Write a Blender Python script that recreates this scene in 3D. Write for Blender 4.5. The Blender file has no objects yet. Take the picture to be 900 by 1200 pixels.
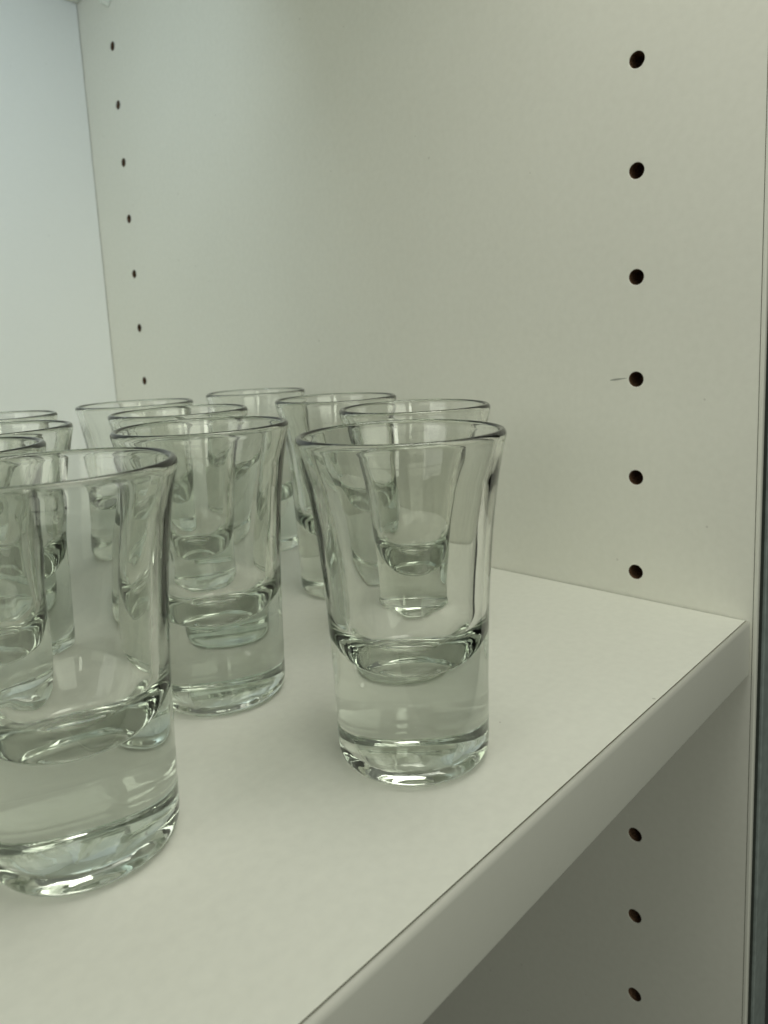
import bpy, bmesh, math, random
from mathutils import Vector, Euler
random.seed(4)
scene = bpy.context.scene
C = scene.collection
PI = math.pi
MM = 0.001

# ------------------------------------------------------------------ camera
cam_d = bpy.data.cameras.new('camera')
cam = bpy.data.objects.new('camera', cam_d)
C.objects.link(cam)
cam.location = (-0.2264559, -0.0673939, 0.0875055)
cam.rotation_euler = (math.radians(81.572), math.radians(2.7459), math.radians(-46.5954))
cam_d.sensor_fit = 'VERTICAL'
cam_d.sensor_height = 36.0
cam_d.sensor_width = 27.0
cam_d.lens = 859.192 / 1200 * 36
cam_d.shift_x = 0.5 / 1200
cam_d.shift_y = -68.48 / 1200
cam_d.clip_start = 0.005
cam_d.clip_end = 50
cam_d.dof.use_dof = True
cam_d.dof.focus_distance = 0.17
cam_d.dof.aperture_fstop = 28
scene.camera = cam

# ------------------------------------------------------------------ world: the dim room the cupboard stands in
world = bpy.data.worlds.new('World')
scene.world = world
world.use_nodes = True
wn = world.node_tree.nodes; wl = world.node_tree.links
wtc = wn.new('ShaderNodeTexCoord'); wsx = wn.new('ShaderNodeSeparateXYZ'); wrp = wn.new('ShaderNodeValToRGB')
wmr = wn.new('ShaderNodeMapRange'); wmr.inputs['From Min'].default_value = -1; wmr.inputs['From Max'].default_value = 1
wl.new(wtc.outputs['Generated'], wsx.inputs['Vector']); wl.new(wsx.outputs['Z'], wmr.inputs['Value']); wl.new(wmr.outputs[0], wrp.inputs['Fac'])
wrp.color_ramp.elements[0].position = 0.50; wrp.color_ramp.elements[0].color = (0.11, 0.115, 0.10, 1)   # floor and far walls
wrp.color_ramp.elements[1].position = 0.85; wrp.color_ramp.elements[1].color = (0.97, 1.0, 0.90, 1)      # pale ceiling
wl.new(wrp.outputs['Color'], wn['Background'].inputs['Color'])
wn['Background'].inputs['Strength'].default_value = 0.17

# ------------------------------------------------------------------ lamps
def area(name, loc, target, sx, sy, power, col):
    l = bpy.data.lights.new(name, 'AREA')
    l.shape = 'RECTANGLE'; l.size = sx; l.size_y = sy
    l.energy = power; l.color = col
    o = bpy.data.objects.new(name, l); C.objects.link(o)
    o.location = loc
    d = Vector(target) - Vector(loc)
    o.rotation_euler = d.to_track_quat('-Z', 'Y').to_euler()
    return o
T_IN = (-0.10, 0.15, 0.08)
# a window with two panes behind the camera, daylight from the left, and added fill lamps above and inside the cabinet
area('window_pane_light', (-0.86, -0.80, 0.52), T_IN, 0.10, 0.45, 0.75, (0.96, 1.0, 0.84))
area('window_pane_light', (-0.42, -1.10, 0.58), T_IN, 0.70, 0.70, 3.7, (0.96, 1.0, 0.84))
area('left_daylight', (-1.2, 0.10, 0.50), T_IN, 0.6, 0.6, 2.2, (0.97, 1.0, 0.90))
area('left_front_daylight', (-1.3, -0.40, 0.25), T_IN, 0.5, 0.5, 0.85, (0.97, 1.0, 0.82))
area('back_panel_fill', (-0.16, 0.20, 0.285), (-0.16, 0.387, 0.225), 0.16, 0.05, 0.155, (0.74, 0.90, 1.0))  # unseen fill added inside the cabinet to brighten the back panel
area('top_fill', (-0.18, -0.06, 0.38), (-0.16, 0.06, 0), 0.40, 0.14, 0.05, (0.97, 1.0, 0.86))  # added fill just above the view, lifts the shelf top
area('top_fill', (-0.08, -0.03, 0.42), (-0.04, 0.06, 0), 0.20, 0.16, 0.50, (1.0, 0.99, 0.90))  # second added fill, for the shelf and the lower side wall

scene.view_settings.view_transform = 'Standard'
scene.view_settings.look = 'None'
scene.view_settings.exposure = 0.12
scene.view_settings.gamma = 1
scene.cycles.max_bounces = 32
scene.cycles.transmission_bounces = 32
scene.cycles.glossy_bounces = 12
scene.cycles.diffuse_bounces = 5
scene.cycles.caustics_reflective = True
scene.cycles.caustics_refractive = True
scene.cycles.blur_glossy = 0.3
scene.cycles.sample_clamp_indirect = 6
scene.cycles.use_denoising = True

# ------------------------------------------------------------------ materials
def new_mat(name):
    m = bpy.data.materials.new(name); m.use_nodes = True
    return m, m.node_tree.nodes, m.node_tree.links, m.node_tree.nodes['Principled BSDF']

def melamine(name, col, col2, rough=0.42, bump=0.06, grain=2600, speck=0.25):
    m, n, l, b = new_mat(name)
    tc = n.new('ShaderNodeTexCoord')
    n1 = n.new('ShaderNodeTexNoise'); n1.inputs['Scale'].default_value = 14; n1.inputs['Detail'].default_value = 5
    n2 = n.new('ShaderNodeTexNoise'); n2.inputs['Scale'].default_value = grain; n2.inputs['Detail'].default_value = 2
    n3 = n.new('ShaderNodeTexNoise'); n3.inputs['Scale'].default_value = 420; n3.inputs['Detail'].default_value = 4
    for k in (n1, n2, n3): l.new(tc.outputs['Object'], k.inputs['Vector'])
    ad = n.new('ShaderNodeMath'); ad.operation = 'MULTIPLY_ADD'; ad.inputs[1].default_value = 0.55
    l.new(n3.outputs['Fac'], ad.inputs[0])
    hf = n.new('ShaderNodeMath'); hf.operation = 'MULTIPLY'; hf.inputs[1].default_value = 0.45
    l.new(n1.outputs['Fac'], hf.inputs[0]); l.new(hf.outputs[0], ad.inputs[2])
    r = n.new('ShaderNodeValToRGB')
    r.color_ramp.elements[0].position = 0.30; r.color_ramp.elements[0].color = (*col2, 1)
    r.color_ramp.elements[1].position = 0.70; r.color_ramp.elements[1].color = (*col, 1)
    l.new(ad.outputs[0], r.inputs['Fac'])
    # sparse specks of dust and dirt
    vo = n.new('ShaderNodeTexVoronoi'); vo.inputs['Scale'].default_value = 95
    l.new(tc.outputs['Object'], vo.inputs['Vector'])
    sz = n.new('ShaderNodeSeparateColor'); l.new(vo.outputs['Color'], sz.inputs['Color'])
    th = n.new('ShaderNodeMapRange'); th.inputs['From Min'].default_value = .62; th.inputs['From Max'].default_value = 1
    th.inputs['To Min'].default_value = 0.0; th.inputs['To Max'].default_value = 0.045
    l.new(sz.outputs['Red'], th.inputs['Value'])
    lt = n.new('ShaderNodeMath'); lt.operation = 'LESS_THAN'
    l.new(vo.outputs['Distance'], lt.inputs[0]); l.new(th.outputs[0], lt.inputs[1])
    sm = n.new('ShaderNodeMath'); sm.operation = 'MULTIPLY'; sm.inputs[1].default_value = speck
    l.new(lt.outputs[0], sm.inputs[0])
    mx = n.new('ShaderNodeMixRGB'); mx.inputs['Color2'].default_value = (0.22, 0.20, 0.16, 1)
    l.new(sm.outputs[0], mx.inputs['Fac']); l.new(r.outputs['Color'], mx.inputs['Color1'])
    l.new(mx.outputs['Color'], b.inputs['Base Color'])
    rr = n.new('ShaderNodeMapRange'); rr.inputs['To Min'].default_value = rough - .06; rr.inputs['To Max'].default_value = rough + .06
    l.new(n1.outputs['Fac'], rr.inputs['Value']); l.new(rr.outputs[0], b.inputs['Roughness'])
    bp = n.new('ShaderNodeBump'); bp.inputs['Strength'].default_value = bump; bp.inputs['Distance'].default_value = 0.0002
    l.new(n2.outputs['Fac'], bp.inputs['Height']); l.new(bp.outputs['Normal'], b.inputs['Normal'])
    b.inputs['Specular IOR Level'].default_value = 0.4
    return m

def plain(name, col, rough=0.6, spec=0.4, metal=0.0, var=0.15, scale=300):
    m, n, l, b = new_mat(name)
    tc = n.new('ShaderNodeTexCoord')
    nz = n.new('ShaderNodeTexNoise'); nz.inputs['Scale'].default_value = scale; nz.inputs['Detail'].default_value = 4
    l.new(tc.outputs['Object'], nz.inputs['Vector'])
    r = n.new('ShaderNodeValToRGB')
    r.color_ramp.elements[0].position = .3; r.color_ramp.elements[0].color = (*[c*(1-var) for c in col], 1)
    r.color_ramp.elements[1].position = .7; r.color_ramp.elements[1].color = (*[min(1, c*(1+var)) for c in col], 1)
    l.new(nz.outputs['Fac'], r.inputs['Fac']); l.new(r.outputs['Color'], b.inputs['Base Color'])
    b.inputs['Roughness'].default_value = rough; b.inputs['Specular IOR Level'].default_value = spec
    b.inputs['Metallic'].default_value = metal
    return m

M_SIDE = melamine('white_melamine', (0.79, 0.785, 0.715), (0.74, 0.735, 0.665))
M_SHELF = melamine('shelf_melamine', (0.785, 0.79, 0.715), (0.72, 0.725, 0.655), speck=0.4)
M_BACK = melamine('back_hardboard', (0.86, 0.87, 0.86), (0.84, 0.85, 0.84), 0.5)
M_BAND = melamine('edge_banding', (0.72, 0.72, 0.655), (0.70, 0.70, 0.635), 0.36)
M_GLUE = plain('glue_line', (0.10, 0.092, 0.06), .8)
M_CHIP = plain('chipboard_core', (0.13, 0.075, 0.045), .9, .2, 0, .6, 1500)
M_EDGE_DARK = plain('edge_dark', (0.035, 0.042, 0.034), .55, .4)
M_EDGE_GREY = plain('edge_grey', (0.26, 0.30, 0.29), .45, .5)
M_SCUFF = plain('scuff', (0.33, 0.34, 0.30), .7)
M_PIN = plain('pin_plastic', (0.78, 0.80, 0.74), .35, .5, 0, .03)

def glass_mat():
    m, n, l, b = new_mat('clear_glass')
    n.remove(b)
    out = n['Material Output']
    g = n.new('ShaderNodeBsdfGlass'); g.inputs['IOR'].default_value = 1.50
    g.inputs['Roughness'].default_value = 0.0
    g.inputs['Color'].default_value = (0.99, 0.992, 0.985, 1)
    tc = n.new('ShaderNodeTexCoord')
    nz = n.new('ShaderNodeTexNoise'); nz.inputs['Scale'].default_value = 95; nz.inputs['Detail'].default_value = 1
    mp = n.new('ShaderNodeMapping'); mp.inputs['Scale'].default_value = (1.7, 1.7, 0.35)     # moulding streaks run up the wall
    l.new(tc.outputs['Object'], mp.inputs['Vector']); l.new(mp.outputs['Vector'], nz.inputs['Vector'])
    bp = n.new('ShaderNodeBump'); bp.inputs['Strength'].default_value = 0.09; bp.inputs['Distance'].default_value = 0.001
    l.new(nz.outputs['Fac'], bp.inputs['Height']); l.new(bp.outputs['Normal'], g.inputs['Normal'])
    l.new(g.outputs['BSDF'], out.inputs['Surface'])
    va = n.new('ShaderNodeVolumeAbsorption')
    va.inputs['Color'].default_value = (0.70, 0.74, 0.69, 1); va.inputs['Density'].default_value = 30.0  # absorption raised to imitate dark reflections inside the glass
    l.new(va.outputs['Volume'], out.inputs['Volume'])
    return m
M_GLASS = glass_mat()

# ------------------------------------------------------------------ helpers
def link(name, bm, mat, parent=None, smooth=False):
    bmesh.ops.recalc_face_normals(bm, faces=bm.faces[:])
    me = bpy.data.meshes.new(name); bm.to_mesh(me); bm.free()
    me.materials.append(mat)
    if smooth:
        for p in me.polygons: p.use_smooth = True
    o = bpy.data.objects.new(name, me); C.objects.link(o)
    if parent: o.parent = parent
    return o

def tag(o, label, cat=None, group=None):
    o['label'] = label
    if cat: o['category'] = cat
    if group: o['group'] = group
    return o

def box(bm, x0, x1, y0, y1, z0, z1):
    v = [bm.verts.new((x*MM, y*MM, z*MM)) for x in (x0, x1) for y in (y0, y1) for z in (z0, z1)]
    for f in ((0,1,3,2),(4,6,7,5),(0,4,5,1),(2,3,7,6),(0,2,6,4),(1,5,7,3)):
        bm.faces.new([v[i] for i in f])

def bevelled_box(dims, w, seg=3):
    bm = bmesh.new(); box(bm, *dims)
    bmesh.ops.bevel(bm, geom=bm.edges[:], offset=w*MM, segments=seg, profile=.5, affect='EDGES')
    return bm

# ------------------------------------------------------------------ cupboard
YF, YB, D = 36.34, 349.96, 387.55       # hole columns and the back panel, depth from the shelf's front
YC, YP = -0.25, -1.58                   # front of the board and of its edge band
Z0 = 8.753                              # first hole above the shelf
T = 17.16                               # shelf thickness
ZLO, ZHI = Z0 - 32*9.5, Z0 + 32*11.5
RH = 2.45
cup = bpy.data.objects.new('cabinet', None); C.objects.link(cup)
tag(cup, 'white melamine cabinet whose drilled side wall and back panel enclose the shelves', 'cabinet')

front_rows = list(range(-9, 12))
back_rows = list(range(1, 12))
def side_panel_mesh():
    bm = bmesh.new()
    cache = {}
    def V(x, y, z):
        k = (round(x, 4), round(y, 4), round(z, 4))
        if k not in cache: cache[k] = bm.verts.new((x*MM, y*MM, z*MM))
        return cache[k]
    N = 32
    def hole_cell(y0, y1, z0, z1, cy, cz):
        # square cell with a round hole, 0.15 mm softened lip running 2 mm into the board
        sq = []
        for i in range(N):
            a = 2*PI*i/N
            c, s = math.cos(a), math.sin(a); m = max(abs(c), abs(s))
            sq.append(V(0, cy + c/m*(y1-y0)/2, cz + s/m*(z1-z0)/2))
        r0 = [V(0, cy + (RH+.12)*math.cos(2*PI*i/N), cz + (RH+.12)*math.sin(2*PI*i/N)) for i in range(N)]
        r1 = [V(.12, cy + RH*math.cos(2*PI*i/N), cz + RH*math.sin(2*PI*i/N)) for i in range(N)]
        for i in range(N):
            j = (i+1) % N
            bm.faces.new((sq[i], sq[j], r0[j], r0[i])); bm.faces.new((r0[i], r0[j], r1[j], r1[i]))
    def quad(y0, y1, z0, z1): bm.faces.new((V(0,y0,z0), V(0,y1,z0), V(0,y1,z1), V(0,y0,z1)))
    for k in range(-9, 12):
        a, b = Z0+32*k-16, Z0+32*k+16
        quad(YC, YF-16, a, b)
        hole_cell(YF-16, YF+16, a, b, YF, Z0+32*k)
        quad(YF+16, YB-16, a, b)
        if k in back_rows: hole_cell(YB-16, YB+16, a, b, YB, Z0+32*k)
        else: quad(YB-16, YB+16, a, b)
        quad(YB+16, D+3, a, b)
    # the rest of the board
    X = 18
    c = [V(0,YC,ZLO), V(0,YC,ZHI), V(X,YC,ZHI), V(X,YC,ZLO)]; d = [V(0,D+3,ZLO), V(0,D+3,ZHI), V(X,D+3,ZHI), V(X,D+3,ZLO)]
    bm.faces.new((c[3], c[2], d[2], d[3]))
    bm.faces.new((c[0], c[1], c[2], c[3])); bm.faces.new((d[0], d[3], d[2], d[1]))
    return bm
side = link('side_panel', side_panel_mesh(), M_SIDE, cup)
def pin_hole(y, z):
    bm = bmesh.new(); N = 24; rings = []
    for x, r in ((.12, RH), (3, RH-.02), (9, RH-.03), (10.3, .05)):
        rings.append([bm.verts.new((x*MM, (y+r*math.cos(2*PI*i/N))*MM, (z+r*math.sin(2*PI*i/N))*MM)) for i in range(N)])
    for a, b in zip(rings, rings[1:]):
        for i in range(N): bm.faces.new((a[i], a[(i+1)%N], b[(i+1)%N], b[i]))
    bm.faces.new(rings[-1])
    return link('pin_hole', bm, M_CHIP, side)
for k in front_rows:
    if -6 <= k <= 6: pin_hole(YF, Z0+32*k)
for k in back_rows:
    if k >= 2 and k < 10: pin_hole(YB, Z0+32*k)
# edge band on the board's front, the hairline glue joint behind it, and a dark and a grey strip over the rest
bm = bmesh.new(); box(bm, -.02, 1.6, YP, YC-.22, ZLO, ZHI)
ed = [e for e in bm.edges if all(v.co.y < (YP+.01)*MM for v in e.verts) and all(v.co.x < .5*MM for v in e.verts)]
bmesh.ops.bevel(bm, geom=ed, offset=.5*MM, segments=4, profile=.5, affect='EDGES')
link('edge_band', bm, M_BAND, side)
bm = bmesh.new(); box(bm, .12, 17.9, YC-.215, YC-.005, ZLO, ZHI); link('glue_line', bm, M_GLUE, side)
bm = bmesh.new(); box(bm, 1.605, 6.0, YC-1.0, YC-.22, ZLO, ZHI); link('dark_edge_strip', bm, M_EDGE_DARK, side)
link('grey_edge_strip', bevelled_box((6.01, 19, YC-1.9, YC-.22, ZLO, ZHI), .35), M_EDGE_GREY, side)
# back panel, set in with a hairline joint
link('back_panel', bevelled_box((-620, -.35, D, D+3, ZLO, ZHI), .15, 1), M_BACK, cup)
bm = bmesh.new(); box(bm, -.8, -.01, D+.6, D+2.8, ZLO, ZHI); link('back_joint', bm, M_GLUE, cup)
# short grey scuff beside one of the front holes
def scuff():
    bm = bmesh.new()
    zc = Z0+64
    pts = [(45.2, -.30, .10), (43.6, -.12, .32), (42.0, .10, .28), (40.4, .28, .14), (39.3, .36, .05)]
    top = [bm.verts.new((-.012*MM, y*MM, (zc+dz+h)*MM)) for y, dz, h in pts]
    bot = [bm.verts.new((-.012*MM, y*MM, (zc+dz-h)*MM)) for y, dz, h in pts]
    for i in range(len(pts)-1): bm.faces.new((top[i], top[i+1], bot[i+1], bot[i]))
    return bm
link('scuff_mark', scuff(), M_SCUFF, side)

# ------------------------------------------------------------------ shelves
def make_shelf(name, ztop, yfront, yback, label):
    root = bpy.data.objects.new(name, None); C.objects.link(root)
    root.location = (0, 0, ztop*MM)
    tag(root, label, 'shelf', 'cabinet shelves')
    bm = bevelled_box((-600, -.45, yfront+1.65, yback, -T, 0), .12, 2)
    link('shelf_board', bm, M_SHELF, root)
    # edge band: rounded along its top and bottom front edges and at its end
    bm = bmesh.new(); box(bm, -600, -.5, yfront, yfront+1.34, -T, 0.0)
    ed = [e for e in bm.edges if all(v.co.y < (yfront+.01)*MM for v in e.verts)]
    bmesh.ops.bevel(bm, geom=ed, offset=1.0*MM, segments=6, profile=.5, affect='EDGES')
    band = link('edge_band', bm, M_BAND, root, True)
    bm = bmesh.new(); box(bm, -600, -.6, yfront+1.345, yfront+1.645, -T+.1, -.05)
    link('glue_line', bm, M_GLUE, band)
    return root
make_shelf('shelf', 0, 0, D-.6, 'white shelf with a rounded front edge that carries the shot glasses')
UZ = Z0 + 32*9 + 2.6 + T
make_shelf('shelf', UZ, 45, D-.6, 'white upper shelf, only its dark rear corner showing at the top left')

def shelf_pin(y, z, label):
    root = bpy.data.objects.new('shelf_pin', None); C.objects.link(root)
    root.location = (0, y*MM, z*MM)
    tag(root, label, 'shelf pin')
    bm = bmesh.new(); N = 24; rings = []
    for x, r in ((8, 2.0), (7.6, 2.35), (-.2, 2.38)):
        rings.append([bm.verts.new((x*MM, r*math.cos(2*PI*i/N)*MM, r*math.sin(2*PI*i/N)*MM)) for i in range(N)])
    bm.faces.new(rings[0]); bm.faces.new(rings[-1])
    for a, b in zip(rings, rings[1:]):
        for i in range(N): bm.faces.new((a[i], a[(i+1)%N], b[(i+1)%N], b[i]))
    link('peg', bm, M_PIN, root, False)
    # spoon-shaped tongue that the shelf rests on
    bm = bmesh.new()
    out = []
    for i in range(28):
        a = 2*PI*i/28
        yy = 3.4*math.cos(a); zz = 7.0*math.sin(a)
        out.append((yy, zz-4.4))
    f = [bm.verts.new((-.3*MM, y_*MM, z_*MM)) for y_, z_ in out]; g = [bm.verts.new((-4.2*MM, y_*.86*MM, (z_*.86-.2)*MM)) for y_, z_ in out]
    bm.faces.new(f); bm.faces.new(g)
    for i in range(28): bm.faces.new((f[i], f[(i+1)%28], g[(i+1)%28], g[i]))
    box(bm, -8, -.3, -2.8, 2.8, 1.3, 2.5)
    link('tongue', bm, M_PIN, root)
shelf_pin(YB, Z0+32*9, 'pale plastic shelf pin poking down under the upper shelf at the top left')

# ------------------------------------------------------------------ shot glasses
def spline(pts, n):
    # Catmull-Rom through (z, r) points
    P = [pts[0]] + pts + [pts[-1]]; out = []
    for i in range(1, len(P)-2):
        for k in range(n):
            t = k/n; a, b, c, d = P[i-1], P[i], P[i+1], P[i+2]
            out.append(tuple(.5*((2*b[j]) + (-a[j]+c[j])*t + (2*a[j]-5*b[j]+4*c[j]-d[j])*t*t + (-a[j]+3*b[j]-3*c[j]+d[j])*t**3) for j in (0, 1)))
    out.append(pts[-1]); return out
H = 70.0
bottom = [(1.7, 0.0), (1.65, 4), (1.35, 8), (.8, 10.6), (.25, 12.0), (.03, 12.8), (0, 13.3), (.10, 14.2), (.55, 15.15), (1.4, 15.85), (2.6, 16.22), (4.0, 16.34)]
outer = [(4.0, 16.34), (8, 16.42), (14, 16.58), (20, 16.75), (27, 16.95), (34, 17.26), (42, 17.8), (50, 18.48), (58, 19.5), (64, 20.55), (67.6, 21.38)]
rim = [(67.6, 21.38), (68.4, 21.55), (69.05, 21.58), (69.6, 21.38), (69.93, 21.05), (70.0, 20.65), (69.85, 20.27), (69.4, 19.97), (68.8, 19.85), (68.2, 19.75)]
inner = [(68.2, 19.75), (65, 18.95), (62, 18.2), (58, 17.2), (50, 15.6), (42, 14.5), (36, 13.85), (32, 13.55), (30, 13.2), (28.3, 12.5), (26.6, 11.5), (25, 10.5), (23.4, 9.4), (22.3, 8.4), (21.5, 7.1), (21.1, 5.6), (20.95, 3.0), (20.9, 0.0)]
def glass_mesh(seed):
    rnd = random.Random(seed)
    prof = spline(bottom, 3)[:-1] + spline(outer, 4)[:-1] + spline(rim, 3)[:-1] + spline(inner, 4)
    n_in = len(spline(bottom, 3)) - 1 + len(spline(outer, 4)) - 1 + len(spline(rim, 3)) - 1
    N = 120
    ph = [rnd.uniform(0, 2*PI) for _ in range(8)]
    bm = bmesh.new(); rings = []
    for idx, (z, r) in enumerate(prof):
        r = max(r, 0)
        if r < 1e-4:
            rings.append([bm.verts.new((0, 0, z*MM))]); continue
        amp = (.035 if idx >= n_in else .012) * min(1, r/8)
        ring = []
        for i in range(N):
            a = 2*PI*i/N
            w = math.sin(2*a+ph[0]+z*.03) + .7*math.sin(3*a+ph[1]-z*.05) + .5*math.sin(5*a+ph[2]+z*.08)*math.sin(z*.17+ph[3])
            if idx >= n_in: w += .40*math.sin(9*a+ph[6]) + .28*math.sin(14*a+ph[7]+z*.02)
            rr = r + amp*w
            zz = z + (.05*math.sin(2*a+ph[4]) + .03*math.sin(3*a+ph[5]))*max(0, (z-40)/30)
            ring.append(bm.verts.new((rr*math.cos(a)*MM, rr*math.sin(a)*MM, zz*MM)))
        rings.append(ring)
    for a, b in zip(rings, rings[1:]):
        if len(a) == 1:
            for i in range(N): bm.faces.new((a[0], b[(i+1)%N], b[i]))
        elif len(b) == 1:
            for i in range(N): bm.faces.new((a[i], a[(i+1)%N], b[0]))
        else:
            for i in range(N): bm.faces.new((a[i], a[(i+1)%N], b[(i+1)%N], b[i]))
    return bm
glasses = [
 (-116.2, 33.4, 'clear shot glass standing alone at the front right, nearest the shelf edge'),
 (-176.9, 60.0, 'large foremost shot glass cut off by the left edge of the photo'),
 (-126.3, 91.1, 'shot glass between the foremost left glass and the front right one'),
 (-101.9, 141.8, 'shot glass second from the front in the middle row, its rim just behind another rim'),
 (-88.0, 196.3, 'rearmost glass of the middle row, its rim crossing in front of the cabinet corner line'),
 (-30.5, 196.8, 'rearmost glass of all beside the side wall, its rim the highest in the photo'),
 (-49.5, 124.6, 'second shot glass in the row along the side wall, half behind the front right one'),
 (-69.0, 70.7, 'shot glass directly behind the front right one and seen through it'),
 (-139.8, 199.75, 'rearmost shot glass of the left row, only its rim showing at the left edge'),
 (-156.6, 149.3, 'third glass of the left row, its rim just below the rearmost left rim'),
 (-180.2, 109.6, 'shot glass straight behind the large foremost left one, its rim just above that rim'),
]
proto = None
for i, (x, y, lab) in enumerate(glasses):
    if proto is None:
        proto = link('shot_glass', glass_mesh(11), M_GLASS, None, True); o = proto
    else:
        o = proto.copy(); C.objects.link(o)
    o.location = (x*MM, y*MM, .00005)
    o.rotation_euler = (0, 0, random.uniform(0, 2*PI))
    tag(o, lab, 'shot glass', 'shot glasses on the shelf')
